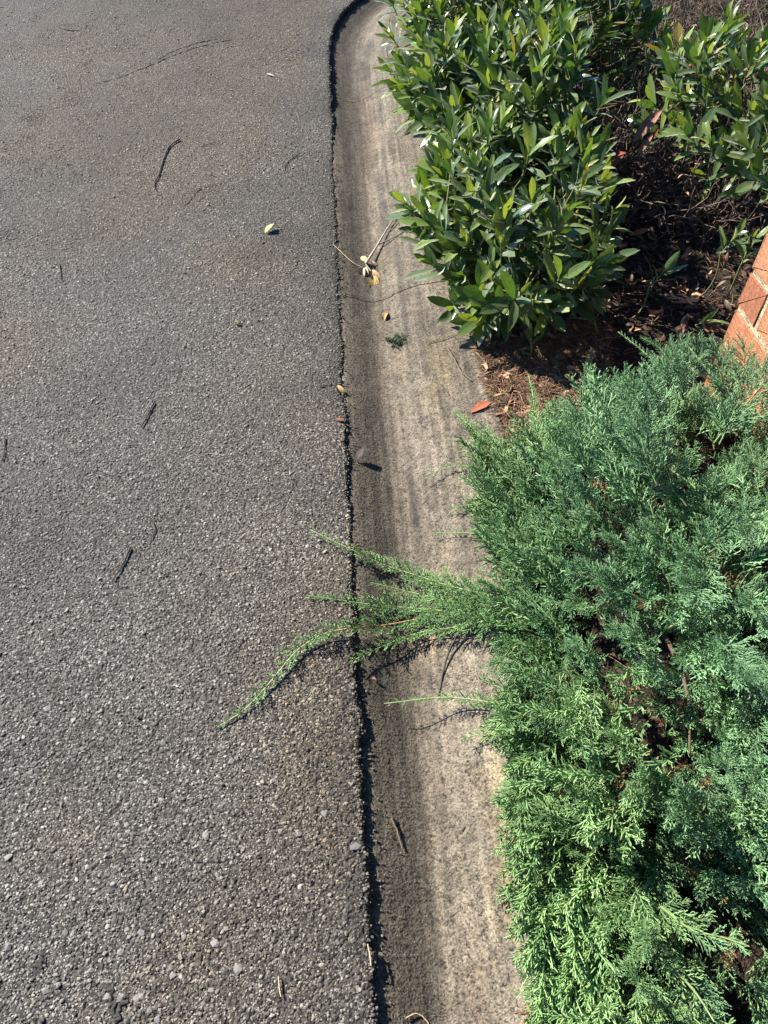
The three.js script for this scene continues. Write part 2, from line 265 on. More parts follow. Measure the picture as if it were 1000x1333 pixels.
// scars in the surface where the stones have gone
const scars = [[[128, 110], [165, 98], [205, 82], [245, 66], [300, 52]], [[205, 78], [240, 62], [285, 50]], [[240, 268], [262, 245]], [[142, 1285], [150, 1318], [155, 1335]], [[165, 1300], [152, 1318]], [[420, 505], [432, 500]], [[48, 1262], [58, 1245]]].map(l => l.map(p => at(...p)));
function scarDist(x, z) { let m = 9; for (const l of scars) for (let i = 0; i < l.length - 1; i++) { const a = l[i], b = l[i + 1], dx = b.x - a.x, dz = b.z - a.z, t = clamp(((x - a.x) * dx + (z - a.z) * dz) / (dx * dx + dz * dz)); m = Math.min(m, Math.hypot(x - a.x - dx * t, z - a.z - dz * t)); } return m; }
{ srand(5001); const lists = pebbles.map(() => []); let n = 0;
  const stoneColor = (x, z) => { const t = asphaltTint(x, z), u = rnd(); let v = 0.115 + 0.185 * rnd() + 0.05 * gauss(); if (u > 0.98) v += rr(0.06, 0.18); else if (u < 0.24) v *= 0.4; v = Math.max(0.03, v); const w = rnd() < 0.06 ? 0.10 : 0; return col(v * (t[0] + w), v * t[1], v * Math.max(0.4, t[2] - w)); };
  for (let tries = 0; tries < 3200000 && n < 520000; tries++) {
    const k = Math.floor(rnd() * NS), lim = CZ[k] < -2 ? 2.5 : 1.5, d = rnd() * 2.5 - 0.004, al = rr(-0.5, 0.5) * STEP; if (d > lim || CZ[k] > 0.3) continue;
    const x = CX[k] - NX[k] * d + NZ[k] * al, z = CZ[k] - NZ[k] * d - NX[k] * al; if (z < -6) continue; const [px, py] = proj(x, 0, z); if (px < (py > 500 ? -480 : -260) || py < -25 || py > 1450) continue;
    if (scarDist(x, z) < 0.007 || z < -2.4 && rnd() < 0.45) continue;
    if (noise(x * 75, z * 75, 113) > 0.83 && rnd() < 0.85) continue;
    const fine = rnd() < 0.42;
    const coarse = sstep(0.5, 0.68, fbm(x * 2.5 + 7, z * 2.5, 4, 111)), edge = Math.exp(-Math.max(0, d) / 0.03);
    const s = fine ? rr(0.0024, 0.0038) : 0.0034 + 0.0033 * rnd() * rnd() + 0.0055 * Math.pow(rnd(), 7) + 0.0006 * coarse + 0.0012 * edge;
    const rg = rag(k) * Math.exp(-Math.max(0, d) / 0.03), flat = rr(0.55, 0.9);
    let y = asphaltY(x, z) + s * (-0.1 + 0.22 * gauss() + 0.06 * coarse) - (d < 0.004 ? rnd() * 0.02 : 0) - 0.003 * edge * rnd();
    E.set(rr(-0.5, 0.5), rnd() * 6.28, rr(-0.5, 0.5)); Q.setFromEuler(E);
    lists[n % 5].push([mat4(V(x + NX[k] * rg, y, z + NZ[k] * rg), Q, V(s * rr(0.9, 1.6), s * flat, s * rr(0.8, 1.1))), stoneColor(x, z)]); n++;
  }
  lists.forEach((l, i) => instanced('aggregate', pebbles[i], M.stone, l, driveway));
  scars.forEach((l, i) => { const t = new Twigs(), cv = new THREE.CatmullRomCurve3(l.map(p => V(p.x, asphaltY(p.x, p.z) - 0.0012, p.z))), n = 8 * l.length, P = cv.getPoints(n).map(p => p.add(V(rr(-0.006, 0.006), 0, rr(-0.006, 0.006)))), c = [0.03, 0.029, 0.028]; for (let k = 0; k < n; k++) if (rnd() < 0.85) t.seg(P[k], P[k + 1], rr(0.002, 0.0055), rr(0.002, 0.0055), c, c, 5); const m = mesh('tar_crack', t.geo(), M.twig, driveway); m.userData.kind = 'stuff'; });
  // larger stones that can be told apart
  const big = [[185, 1216, 12], [225, 1270, 12], [157, 1240, 11], [158, 1300, 13], [178, 1300, 11], [140, 1297, 11], [310, 1261, 14], [280, 1228, 11], [10, 1234, 14], [62, 922, 13], [268, 1088, 12], [288, 1050, 10], [118, 1265, 12], [213, 968, 11], [302, 992, 11], [332, 978, 9], [165, 1331, 12], [205, 1328, 11], [12, 1115, 11], [40, 1006, 10], [95, 937, 9], [128, 1000, 8], [355, 1016, 9], [276, 1290, 10], [465, 1103, 16], [195, 1315, 10], [60, 1290, 11], [390, 1086, 10], [422, 1060, 10], [85, 1215, 10], [240, 1220, 10]];
  for (const [px, py, s] of big) {
    const p = at(px, py), sz = s / (666.5 / TF / proj(p.x, 0, p.z)[2]), v = rr(0.10, 0.19);
    const m = mesh('stone', pebbles[Math.floor(rnd() * 5)], std({ color: col(v * 1.02, v, v * 0.97), roughness: 0.7, flatShading: true }), driveway);
    m.position.set(p.x, asphaltY(p.x, p.z) + sz * 0.04, p.z); m.rotation.set(rr(-0.3, 0.3), rnd() * 6, rr(-0.3, 0.3)); m.scale.set(sz * rr(1, 1.3), sz * 0.4, sz * rr(0.75, 1));
  }
}
{ srand(6001); const l = []; for (let i = 0; i < 110000; i++) {
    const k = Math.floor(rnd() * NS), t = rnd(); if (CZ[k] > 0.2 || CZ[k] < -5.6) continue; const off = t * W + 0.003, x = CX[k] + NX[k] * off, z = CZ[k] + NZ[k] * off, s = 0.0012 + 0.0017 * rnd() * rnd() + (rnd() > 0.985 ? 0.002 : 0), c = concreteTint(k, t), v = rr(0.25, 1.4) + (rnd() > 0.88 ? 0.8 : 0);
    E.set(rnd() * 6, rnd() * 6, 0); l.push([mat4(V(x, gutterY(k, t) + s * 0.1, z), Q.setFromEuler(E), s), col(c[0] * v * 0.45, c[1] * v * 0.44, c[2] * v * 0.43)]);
  }
  // crumbs of asphalt lying against the lip
  for (let i = 0; i < 9000; i++) { const k = Math.floor(rnd() * NS); if (CZ[k] > 0.2 || CZ[k] < -5.4) continue; const t = -0.03 + Math.pow(rnd(), 2.2) * 0.11, off = t * W, x = CX[k] + NX[k] * off, z = CZ[k] + NZ[k] * off, s = 0.003 + 0.005 * rnd() * rnd(), v = rr(0.04, 0.17);
    if (noise(CZ[k] * 7, 2, 121) < 0.38 && t > 0.005) continue; E.set(rnd() * 6, rnd() * 6, 0); l.push([mat4(V(x, t < 0 ? rr(-0.006, 0.001) : gutterY(k, clamp(t)) + s * 0.25, z), Q.setFromEuler(E), s), col(v, v * 0.96, v * 0.9)]); }
  instanced('grit', pebbles[1], M.stone, l, gutter);
}

/* ---------- pine straw and litter of the bed ---------- */
function needleGeo(s) { srand(s); const t = new Twigs(), pts = [], b = rr(-0.2, 0.2), c = rr(-0.1, 0.1); for (let i = 0; i <= 4; i++) { const u = i / 4 - 0.5; pts.push(V(b * (u * u - 0.25), 0.12 * (0.25 - u * u) * (s % 3), u + c * u * u)); } t.path(pts, 0.008, 0.006, [1, 1, 1], [1, 1, 1], 3); return t.geo(); }
function chipGeo(s) { srand(s); const g = new THREE.BoxGeometry(0.28, 0.06, 1, 1, 1, 3), p = g.attributes.position; for (let i = 0; i < p.count; i++) { const z = p.getZ(i); p.setX(i, p.getX(i) * (1 - 0.9 * z * z) + 0.12 * Math.sin(z * 5 + s)); p.setY(i, p.getY(i) + 0.1 * Math.sin(z * 3 + s * 2)); } g.deleteAttribute('uv'); g.setAttribute('color', new THREE.Float32BufferAttribute(new Float32Array(p.count * 3).fill(1), 3)); g.computeVertexNormals(); return g; }
{ srand(7001); const geos = [needleGeo(1), needleGeo(2), needleGeo(3), chipGeo(4), chipGeo(5)], lists = geos.map(() => []);
  for (let i = 0; i < 26000; i++) {
    const dense = i < 9000; let x, z;
    if (dense) { const p = at(rr(585, 790), rr(430, 600), 0.04); x = p.x; z = p.z; } else { z = rr(-5.5, 0.2); x = CX[idxZ(z)] + W - 0.02 + rnd() * 1.9; }
    const e = CX[idxZ(z)] + W; if (x < e - 0.01 + 0.05 * (noise(z * 9, 1, 131) - 0.6)) continue;
    const w = dense && i % 3 ? i % 3 : i % 5, chip = w > 2, len = chip ? rr(0.012, 0.04) : rr(0.03, 0.09), u = rnd(), v = u > (dense ? 0.7 : 0.84) ? rr(0.24, 0.5) : rr(0.05, 0.18) * (dense ? 1.25 : z < -1.9 ? 0.8 : 0.45), red = rr(0.5, 0.72);  // chips under the shrubs darkened, most below the juniper, to paint their shade
    E.set(rr(-0.35, 0.35), rnd() * 6.28, rr(-0.6, 0.6)); Q.setFromEuler(E);
    lists[w].push([mat4(V(x, bedY(x, z) + 0.003 + 0.016 * rnd(), z), Q, V(chip ? len : 0.09, chip ? len : 0.09, len)), col(v, v * red, v * red * rr(0.5, 0.7))]);
  }
  const mulch = base('pine_straw_mulch'); tag(mulch, 'brown shredded bark and pine straw covering the planting bed', 'mulch', null, 'stuff');
  lists.forEach((l, i) => instanced(i > 2 ? 'bark_chips' : 'pine_straw', geos[i], M.straw, l, mulch));
}

// bits of straw blown on to the concrete and into the seam
{ srand(7501); const l = []; for (let i = 0; i < 420; i++) { const k = Math.floor(rnd() * NS); if (CZ[k] > 0.1 || CZ[k] < -5.2) continue; const seam = rnd() < 0.3, t = seam ? rr(-0.012, 0.03) : 1 - Math.pow(rnd(), 2) * 0.45, x = CX[k] + NX[k] * t * W, z = CZ[k] + NZ[k] * t * W, len = rr(0.008, 0.035), v = rr(0.05, 0.3);
    E.set(rr(-0.15, 0.15), rnd() * 6.28, rr(-0.3, 0.3)); l.push([mat4(V(x, Math.max(gutterY(k, clamp(t)), t < 0 ? 0.001 : -9) + 0.0015, z), Q.setFromEuler(E), V(0.06, 0.06, len)), col(v, v * 0.72, v * 0.48)]); }
  instanced('straw_bits', needleGeo(2), M.straw, l, gutter); }

/* ---------- leaves ---------- */
// blade along +y, face towards +z, base at the origin, length 1
function leafGeo(wid, fold, bend, twist = 0, nl = 7) {
  const p = [], uv = [], idx = [], X = [-1, -0.55, 0, 0.55, 1];
  for (let j = 0; j <= nl; j++) {
    const v = j / nl, t = 0.06 + v * 0.94, w = v > 0.995 ? 0.004 : wid * 0.5 * Math.pow(Math.sin(Math.PI * Math.pow(v * 0.93 + 0.03, 1.18)), 0.85) + 0.006;
    const a = bend * v, yy = bend ? Math.sin(a) / bend : v, zz = bend ? -(1 - Math.cos(a)) / bend : 0, tw = twist * v;
    for (const x of X) { const lx = x * w, lz = Math.abs(x) * w * fold + 0.012 * Math.sin(v * 17 + x * 2) * Math.abs(x) * wid * 3; p.push(lx * Math.cos(tw) - lz * Math.sin(tw), yy, zz + lx * Math.sin(tw) + lz * Math.cos(tw)); uv.push(0.5 + 0.5 * x, v); }
  }
  for (let j = 0; j < nl; j++) for (let i = 0; i < 4; i++) { const a = j * 5 + i, b = a + 1, c = a + 5, d = c + 1; idx.push(a, b, c, b, d, c); }
  const g = new THREE.BufferGeometry(); g.setAttribute('position', new THREE.Float32BufferAttribute(p, 3)); g.setAttribute('uv', new THREE.Float32BufferAttribute(uv, 2)); g.setIndex(idx); g.computeVertexNormals(); return g;
}
const leafGeos = [leafGeo(0.26, 0.2, 0.35), leafGeo(0.24, 0.3, 0.6, 0.25), leafGeo(0.28, 0.16, 0.15, -0.2), leafGeo(0.23, 0.36, 0.8), leafGeo(0.28, 0.22, -0.2, 0.15), leafGeo(0.25, 0.15, 0.5, -0.35)];
const STEMG = [0.16, 0.2, 0.06], STEMB = [0.09, 0.06, 0.04];
// a shoot: stem from root to tip with spiralled leaves round its end
function shoot(rootP, tip, dir, n, size, out, stems, young = 0) {
  const L = size * 0.75, ph = rnd() * 6.28, a = tip.clone().addScaledVector(dir, -L), side = V(rr(-1, 1), rr(-1, 1), rr(-1, 1)).cross(dir).normalize(), other = dir.clone().cross(side);
  if (rootP) { const mid = rootP.clone().lerp(a, 0.55).add(V(rr(-0.03, 0.03), rr(-0.04, 0.01), rr(-0.03, 0.03))); const c = new THREE.QuadraticBezierCurve3(rootP, mid, a); stems.path(c.getPoints(5), 0.0035, 0.0022, STEMB, STEMG, 5); }
  stems.path([a, tip.clone().addScaledVector(dir, -L * 0.3), tip.clone()], 0.0022, 0.0014, STEMG, [0.24, 0.3, 0.08], 5);
  for (let i = 0; i < n; i++) {
    const u = i / Math.max(1, n - 1), az = ph + i * 2.39996 + rr(-0.25, 0.25), open = lerp(1.0, 0.2, u) + rr(-0.28, 0.28), pos = a.clone().lerp(tip, 0.1 + 0.9 * u);
    const r = side.clone().multiplyScalar(Math.cos(az)).addScaledVector(other, Math.sin(az)), d = dir.clone().multiplyScalar(Math.cos(open)).addScaledVector(r, Math.sin(open)).normalize();
    const upv = dir.clone().multiplyScalar(Math.sin(open)).addScaledVector(r, -Math.cos(open)).add(V(rr(-0.35, 0.35), rr(-0.1, 0.4), rr(-0.35, 0.35)));
    const len = size * (u > 0.85 ? rr(0.4, 0.8) : rr(0.66, 1.22)), q = frameQ(d, upv);
    out.push({ p: pos, q, s: len, tone: rnd() < 0.012 ? 5 : u > 0.8 && rnd() < 0.6 + young ? 3 : rnd() < 0.3 ? 2 : Math.floor(rnd() * 2.99) === 2 ? 4 : Math.floor(rnd() * 2), g: Math.floor(rnd() * leafGeos.length) });
  }
}
function plantLeaves(parent, leaves, most = 300) {
  for (const l of leaves) { const [px, py, d] = proj(l.p.x + parent.position.x, l.p.y + parent.position.y, l.p.z + parent.position.z), inside = px > -20 && px < 1020 && py > -20 && py < 1350; l.rank = d - 0.25 * l.p.y + (inside ? 0 : 50); }
  leaves.sort((a, b) => a.rank - b.rank);
  leaves.slice(0, most).forEach(l => { const m = mesh('leaf', leafGeos[l.g], leafMats[l.tone], parent); m.position.copy(l.p); m.quaternion.copy(l.q); m.scale.set(l.s * rr(0.8, 1.15), l.s, l.s); });
  const rest = leaves.slice(most); if (!rest.length) return;
  for (let g = 0; g < 3; g++) { const part = rest.filter((_, i) => i % 3 === g); if (part.length) instanced('inner_foliage', leafGeos[g], leafInst, part.map(l => [mat4(l.p, l.q, l.s), leafMats[l.tone].color]), parent); }
}
function laurel(name, label, c, r, nShoots, size, sd, keep) {
  srand(sd); const g = base(name, [c[0], bedY(c[0], c[2]), c[2]]); tag(g, label, 'shrub', 'laurel shrubs in the planting bed');
  const leaves = [], stems = new Twigs(), roots = [];
  for (let i = 0; i < 9; i++) { const a = rnd() * 6.28, rad = Math.sqrt(rnd()) * 0.75, b = V(Math.cos(a) * r[0] * rad * 0.6, 0, Math.sin(a) * r[2] * rad * 0.9), t = V(b.x * 1.5 + rr(-0.05, 0.05), r[1] * rr(0.7, 1.1), b.z * 1.4 + rr(-0.05, 0.05)); const m = b.clone().lerp(t, 0.5).add(V(rr(-0.04, 0.04), 0, rr(-0.04, 0.04))); const cv = new THREE.QuadraticBezierCurve3(b, m, t); const limb = new Twigs(); limb.path(cv.getPoints(6), 0.007, 0.003, [0.10, 0.075, 0.055], [0.10, 0.08, 0.05], 6); mesh('limb', limb.geo(), M.twig, g); for (const u of [0.35, 0.55, 0.75, 0.95]) roots.push(cv.getPoint(u)); }
  let made = 0;
  for (let tries = 0; tries < nShoots * 8 && made < nShoots; tries++) {
    const u = rr(-0.6, 1), a = rnd() * 6.28, h = Math.sqrt(1 - u * u), n = V(h * Math.cos(a), u, h * Math.sin(a));
    const lump = 0.8 + 0.42 * (noise(n.x * 3 + sd, n.z * 3 + n.y * 2, 141) - 0.3) + rr(-0.08, 0.03), depth = rnd() < 0.3 ? rr(0.55, 0.8) : 1;
    const p = V(n.x * r[0] * lump * depth, r[1] * 0.85 + n.y * r[1] * lump * depth, n.z * r[2] * lump * depth); if (p.y < 0.03) continue;
    const wp = p.clone().add(g.position); if (keep && !keep(wp)) continue;
    const dir = V(n.x / r[0] * 0.3, n.y / r[1] * 0.3, n.z / r[2] * 0.3).normalize().multiplyScalar(0.75).add(V(rr(-0.3, 0.3), 0.7, rr(-0.3, 0.3))).normalize();
    let best = roots[0]; for (const q of roots) if (q.distanceTo(p) < best.distanceTo(p)) best = q;
    shoot(best, p, dir, 7 + Math.floor(rnd() * 5), size * rr(0.85, 1.12), leaves, stems); made++;
  }
  mesh('shoot_stems', stems.geo(), M.twig, g).userData.kind = 'stuff';
  plantLeaves(g, leaves); return g;
}
const LA = laurel('laurel_shrub', 'glossy green laurel shrub at the near end of the hedge, above bare mulch', [0.39, 0, -2.32], [0.33, 0.25, 0.54], 200, 0.098, 8101, null);
const LB = laurel('laurel_shrub', 'broad glossy green laurel shrub overhanging the far stretch of the concrete gutter', [0.58, 0, -3.36], [0.61, 0.3, 1.08], 410, 0.104, 8203, p => !(p.x > 0.7 && p.z > -3.35));
const LC = laurel('laurel_shrub', 'smaller glossy laurel shrub beyond the brick wall with bare twigs beside it', [1.34, 0, -2.78], [0.42, 0.3, 0.64], 130, 0.098, 8307, null);

// single young shoots rising from the litter
function seedling(px, py, h, lean, n, size, label, sd) {
  srand(sd); const p = at(px, py, 0.05), g = base('laurel_seedling', [p.x, bedY(p.x, p.z), p.z]); tag(g, label, 'seedling', 'young laurel shoots in the bed');
  const st = new Twigs(), lv = []; shoot(V(0, 0, 0), V(lean[0], h, lean[1]), V(lean[0] * 2, h, lean[1] * 2).normalize(), n, size, lv, st); mesh('stem', st.geo(), M.twig, g); plantLeaves(g, lv);
}
seedling(818, 418, 0.13, [0.09, -0.06], 8, 0.088, 'young laurel shoot in shade, leaning towards the brick wall', 8411);
seedling(770, 440, 0.09, [-0.02, -0.03], 9, 0.085, 'low dark laurel shoot beside the front laurel shrub', 8412);
seedling(900, 440, 0.07, [0.03, 0.02], 6, 0.07, 'small dark laurel shoot on shaded mulch before the brick wall', 8413);
seedling(940, 405, 0.2, [0.02, -0.03], 8, 0.085, 'upright laurel shoot close to the corner of the brick wall', 8414);
seedling(908, 392, 0.22, [0.03, 0.02], 8, 0.085, 'taller laurel shoot beside the far end of the brick wall', 8416);
seedling(690, 470, 0.1, [-0.01, 0.0], 5, 0.06, 'tiny laurel shoot at the sunny edge of the mulch', 8415);

/* ---------- brick wall ---------- */
{ srand(9001); const c = at(911, 510, 0.05), w = base('brick_wall', [c.x, 0, c.z]); w.rotation.y = Math.atan2(0.136, 0.99);   // local +z runs towards the camera along the face
  tag(w, 'low wall of orange red bricks with cream mortar joints beside the juniper', 'wall');
  const CH = 0.106, L = 0.2, D = 0.1, J = 0.011, rows = 7, n = 8, total = n * (L + J);
  const core = new RoundedBoxGeometry(0.2, rows * CH + 0.04, total - 0.012, 2, 0.003); core.translate(0.106, (rows * CH - 0.04) / 2, total / 2); mesh('mortar', core, M.mortar, w);
  const bricks = [0, 1, 2].map(() => { const g = new RoundedBoxGeometry(D, CH - J, L, 3, 0.006), p = g.attributes.position; for (let i = 0; i < p.count; i++) p.setXYZ(i, p.getX(i) + rr(-0.0012, 0.0012), p.getY(i) + rr(-0.0012, 0.0012), p.getZ(i) + rr(-0.001, 0.001)); g.computeVertexNormals(); return g; });
  for (let r = 0; r < rows; r++) for (const side of [0, 1]) {
    const odd = (r + side) % 2;
    for (let i = -odd; i < n; i++) {
      let z0 = i * (L + J) + (odd ? (L + J) / 2 : 0), z1 = z0 + L; z0 = Math.max(0, z0); z1 = Math.min(total - J, z1); if (z1 - z0 < 0.05) continue;
      const b = mesh('brick', bricks[Math.floor(rnd() * 3)], M.brick[Math.floor(rnd() * 4)], w);
      b.position.set((side ? 0.157 : 0.052) + rr(-0.0015, 0.0015), 0.02 + r * CH + (CH - J) / 2, (z0 + z1) / 2); b.scale.z = (z1 - z0) / L; b.rotation.set(rr(-0.006, 0.006), rr(-0.006, 0.006), rr(-0.008, 0.008));
    }
  }
}

/* ---------- juniper ---------- */
const groundY = (x, z) => { const k = idxZ(z), o = x - CX[k]; return o < 0 ? asphaltY(x, z) + 0.003 : o < W ? gutterY(k, o / W) : bedY(x, z) + 0.008; };
function landed(px, py) { let p = at(px, py, 0); for (let i = 0; i < 4; i++) p = at(px, py, groundY(p.x, p.z)); return p; }

function sprayGeo(sd, n = 17, side = 0.42, thick = 1) {                // about one unit long along +y, fuller side towards +z
  srand(sd); const t = new Twigs(), bx = rr(-0.25, 0.25), bz = rr(-0.15, 0.3), axis = u => V(bx * u * u, u, bz * u * u);
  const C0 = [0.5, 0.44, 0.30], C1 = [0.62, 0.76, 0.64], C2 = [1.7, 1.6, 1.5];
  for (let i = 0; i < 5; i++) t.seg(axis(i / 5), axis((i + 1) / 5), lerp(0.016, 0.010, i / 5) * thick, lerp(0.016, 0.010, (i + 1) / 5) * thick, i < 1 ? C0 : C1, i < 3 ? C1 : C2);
  for (let i = 0; i < n; i++) {
    const u = 0.08 + 0.88 * i / n, a0 = i * 2.2 + rr(-0.4, 0.4), o = axis(u), l = lerp(side, side * 0.36, Math.pow(u, 1.3)) * rr(0.6, 1.25), open = rr(0.4, 0.8);
    const r = V(Math.cos(a0), 0, 0.3 + 0.8 * Math.sin(a0)).normalize(), d = V(r.x * Math.sin(open), Math.cos(open), r.z * Math.sin(open)).normalize(), e = o.clone().addScaledVector(d, l);
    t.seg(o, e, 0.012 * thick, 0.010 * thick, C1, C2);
    const m = Math.max(1, Math.round(l / 0.075));
    for (let j = 0; j < m; j++) {
      const v = (j + 0.5) / m, q = o.clone().lerp(e, v), ax = V(rr(-1, 1), rr(-0.3, 0.3), rr(-1, 1)).normalize(), dd = d.clone().addScaledVector(ax, 0.7).normalize(), ll = rr(0.07, 0.14) * (1 - 0.35 * v);
      const mid = q.clone().addScaledVector(dd, ll * 0.6), end = mid.clone().addScaledVector(dd.clone().lerp(d, 0.5).normalize(), ll * 0.5);
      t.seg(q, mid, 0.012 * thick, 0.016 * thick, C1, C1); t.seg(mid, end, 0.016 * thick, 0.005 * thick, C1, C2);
    }
  }
  return t.geo();
}
const sprays = [1, 2, 3, 4, 5, 6, 7, 8].map(i => sprayGeo(9100 + i, 14 + i % 4, 0.38 + 0.03 * (i % 4), 0.9));
const thinSprays = [1, 2, 3].map(i => sprayGeo(9200 + i, 8, 0.4, 2.1)), longSprays = [1, 2, 3, 4].map(i => sprayGeo(9250 + i, 22, 0.22, 0.75));
// a feathery side branch: small sprays along a curved stem
function plumeGeo(sd) {
  srand(sd); const parts = [], bx = rr(-0.2, 0.2), bz = rr(-0.05, 0.3), ax = u => V(bx * u * u, u, bz * u * u), st = new Twigs(), n = 15;
  for (let i = 0; i < 6; i++) st.seg(ax(i / 6), ax((i + 1) / 6), lerp(0.014, 0.008, i / 6), lerp(0.014, 0.008, (i + 1) / 6), i < 2 ? [0.62, 0.42, 0.26] : [0.75, 0.85, 0.68], [0.8, 0.9, 0.75]); parts.push(st.geo());
  for (let i = 0; i <= n; i++) { const u = i === n ? 0.9 : 0.14 + 0.78 * i / n, sd2 = i % 2 ? 1 : -1, open = i === n ? 0 : rr(0.5, 0.95) * lerp(1, 0.7, u), d = V(sd2 * Math.sin(open), Math.cos(open), rr(-0.15, 0.5)).normalize(), len = (i === n ? 0.34 : lerp(0.52, 0.28, u)) * rr(0.75, 1.2);
    const g = sprays[(i * 3 + sd) % 8].clone(); g.applyMatrix4(mat4(ax(u), frameQ(d, V(rr(-0.3, 0.3), 0, 1)), len)); parts.push(g); }
  return mergeGeometries(parts);
}
const plumes = [1, 2, 3, 4, 5, 6].map(i => plumeGeo(9400 + i));
const juniperTint = (x, z, y) => { const a = fbm(x * 5, z * 5, 3, 151), yel = 0.45 * sstep(0.5, 0.7, fbm(x * 5 + 2, z * 5, 3, 152)) + 0.75 * sstep(0.5, 0.2, x + 0.06 * z) + 0.4 * sstep(-0.8, -0.4, z) + rr(-0.2, 0.2), v = 0.95 + 0.6 * (a - 0.5) + rr(-0.18, 0.18); return [v * lerp(0.16, 0.195, clamp(yel)), v * lerp(0.295, 0.315, clamp(yel)), v * lerp(0.155, 0.13, clamp(yel))]; };
const needleMats = Array.from({ length: 6 }, (_, i) => { const k = i / 5, m = M.needle.clone(); m.color = col(lerp(0.155, 0.21, k), lerp(0.285, 0.325, k), lerp(0.155, 0.13, k)); return m; });
const needleInst = M.needle.clone();
{ srand(9301);
  const root = at(860, 830, 0.03), J = base('juniper_shrub', [root.x, root.y, root.z]); tag(J, 'sprawling feathery green juniper spilling over the gutter and onto the asphalt', 'shrub');
  const poly = [[628, 560], [622, 600], [624, 640], [640, 690], [650, 740], [650, 790], [655, 830], [664, 880], [662, 930], [672, 1000], [670, 1060], [672, 1130], [700, 1200], [712, 1260], [705, 1330], [720, 1440], [1150, 1440], [1180, 900], [1190, 540], [1090, 470], [990, 480], [930, 515], [890, 530], [835, 512], [775, 505], [735, 520], [715, 545], [680, 560], [650, 575]].map(p => at(...p, 0.09));
  const inside = (x, z) => { let c = false; for (let i = 0, j = poly.length - 1; i < poly.length; j = i++) { const a = poly[i], b = poly[j]; if ((a.z > z) !== (b.z > z) && x < (b.x - a.x) * (z - a.z) / (b.z - a.z) + a.x) c = !c; } return c; };
  const rim = (x, z) => { let m = 9; for (let i = 0; i < poly.length; i++) { const a = poly[i], b = poly[(i + 1) % poly.length], dx = b.x - a.x, dz = b.z - a.z, t = clamp(((x - a.x) * dx + (z - a.z) * dz) / (dx * dx + dz * dz)); m = Math.min(m, Math.hypot(x - a.x - dx * t, z - a.z - dz * t)); } return m; };
  const wallX = z => 0.915 + 0.137 * (z + 1.716);
  const H = (x, z) => 0.05 + (0.05 + 0.26 * sstep(0.2, 0.75, fbm(x * 5.5, z * 5.5, 3, 161))) * sstep(0, 0.2, rim(x, z)) * lerp(0.45, 1, sstep(-1.75, -1.3, z)) + 0.04 * sstep(0.3, 0.05, wallX(z) - x) * sstep(-1.8, -1.6, z);
  const holes = [[858, 672, 40], [785, 850, 45], [850, 985, 55], [900, 1195, 52], [965, 1290, 55], [985, 1215, 40], [700, 520, 22], [940, 560, 35], [880, 610, 30], [830, 1270, 22], [990, 800, 25], [740, 1120, 22], [765, 735, 24]];
  const holeAt = holes.map(h => { const c = at(h[0], h[1], 0.13), d = proj(c.x, 0.13, c.z)[2]; return [c.x, c.z, h[2] * 0.95 * d * TF / 666.5]; });
  const flow = (x, z) => V(x - (root.x + 0.05), 0, (z - root.z) * 0.75).normalize();
  const all = [];
  let tries = 0;
  while (all.length < 1500 && tries++ < 60000) {
    const p = at(rr(595, 1090), rr(450, 1440), 0.12), x = p.x, z = p.z; if (!inside(x, z)) continue; if (z > -1.72 && x > wallX(z) - 0.02) continue;
    let hole = 0; for (const h of holeAt) hole = Math.max(hole, sstep(1.15, 0.7, Math.hypot((x - h[0]), (z - h[1]) * 0.8) / h[2])); hole = Math.max(hole, 0.9 * sstep(0.5, 0.63, fbm(x * 11, z * 11, 2, 162)));
    if (rnd() < hole * 0.97) continue;
    const deep = rnd() < 0.85, top = H(x, z), y = deep ? top * rr(0.25, 0.75) : top * rr(0.8, 1.02), f = flow(x, z), e = rim(x, z);
    const d = f.clone().multiplyScalar(lerp(0.75, 0.95, sstep(0.2, 0, e))).add(V(rr(-0.75, 0.75), lerp(0.6, 0.1, sstep(0.2, 0, e)) + rr(-0.35, 0.4), rr(-0.75, 0.75))).normalize(), len = rr(0.06, 0.12) * (deep ? 0.9 : 1);
    const b = V(x, y, z).addScaledVector(d, -len * 0.6); if (b.y < 0.02) b.y = 0.02;
    all.push({ b, q: frameQ(d, Y.clone().add(V(rr(-0.4, 0.4), 0, rr(-0.4, 0.4)))), len, g: Math.floor(rnd() * 8), y, t: deep && rnd() < 0.08 ? [0.2, 0.12, 0.06] : juniperTint(x, z, y), deep });
  }
  const loc = b => b.clone().sub(root);
  const rank = all.map(a => [proj(a.b.x, a.b.y, a.b.z), a]).map(([q, a]) => [(a.deep ? 9 : 0) + (q[0] > 1010 || q[1] > 1345 ? 20 : 0) + q[2] - a.y * 2, a]).sort((a, b) => a[0] - b[0]).map(r => r[1]);
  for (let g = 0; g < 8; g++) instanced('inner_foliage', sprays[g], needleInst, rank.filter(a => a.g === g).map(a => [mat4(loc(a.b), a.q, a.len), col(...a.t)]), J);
  // the plumes that make up the surface, spaced so that hollows stay between them
  const placed = [], extra = [[968, 540], [996, 540], [940, 535], [1005, 555]].map(p => at(p[0], p[1], 0.15));
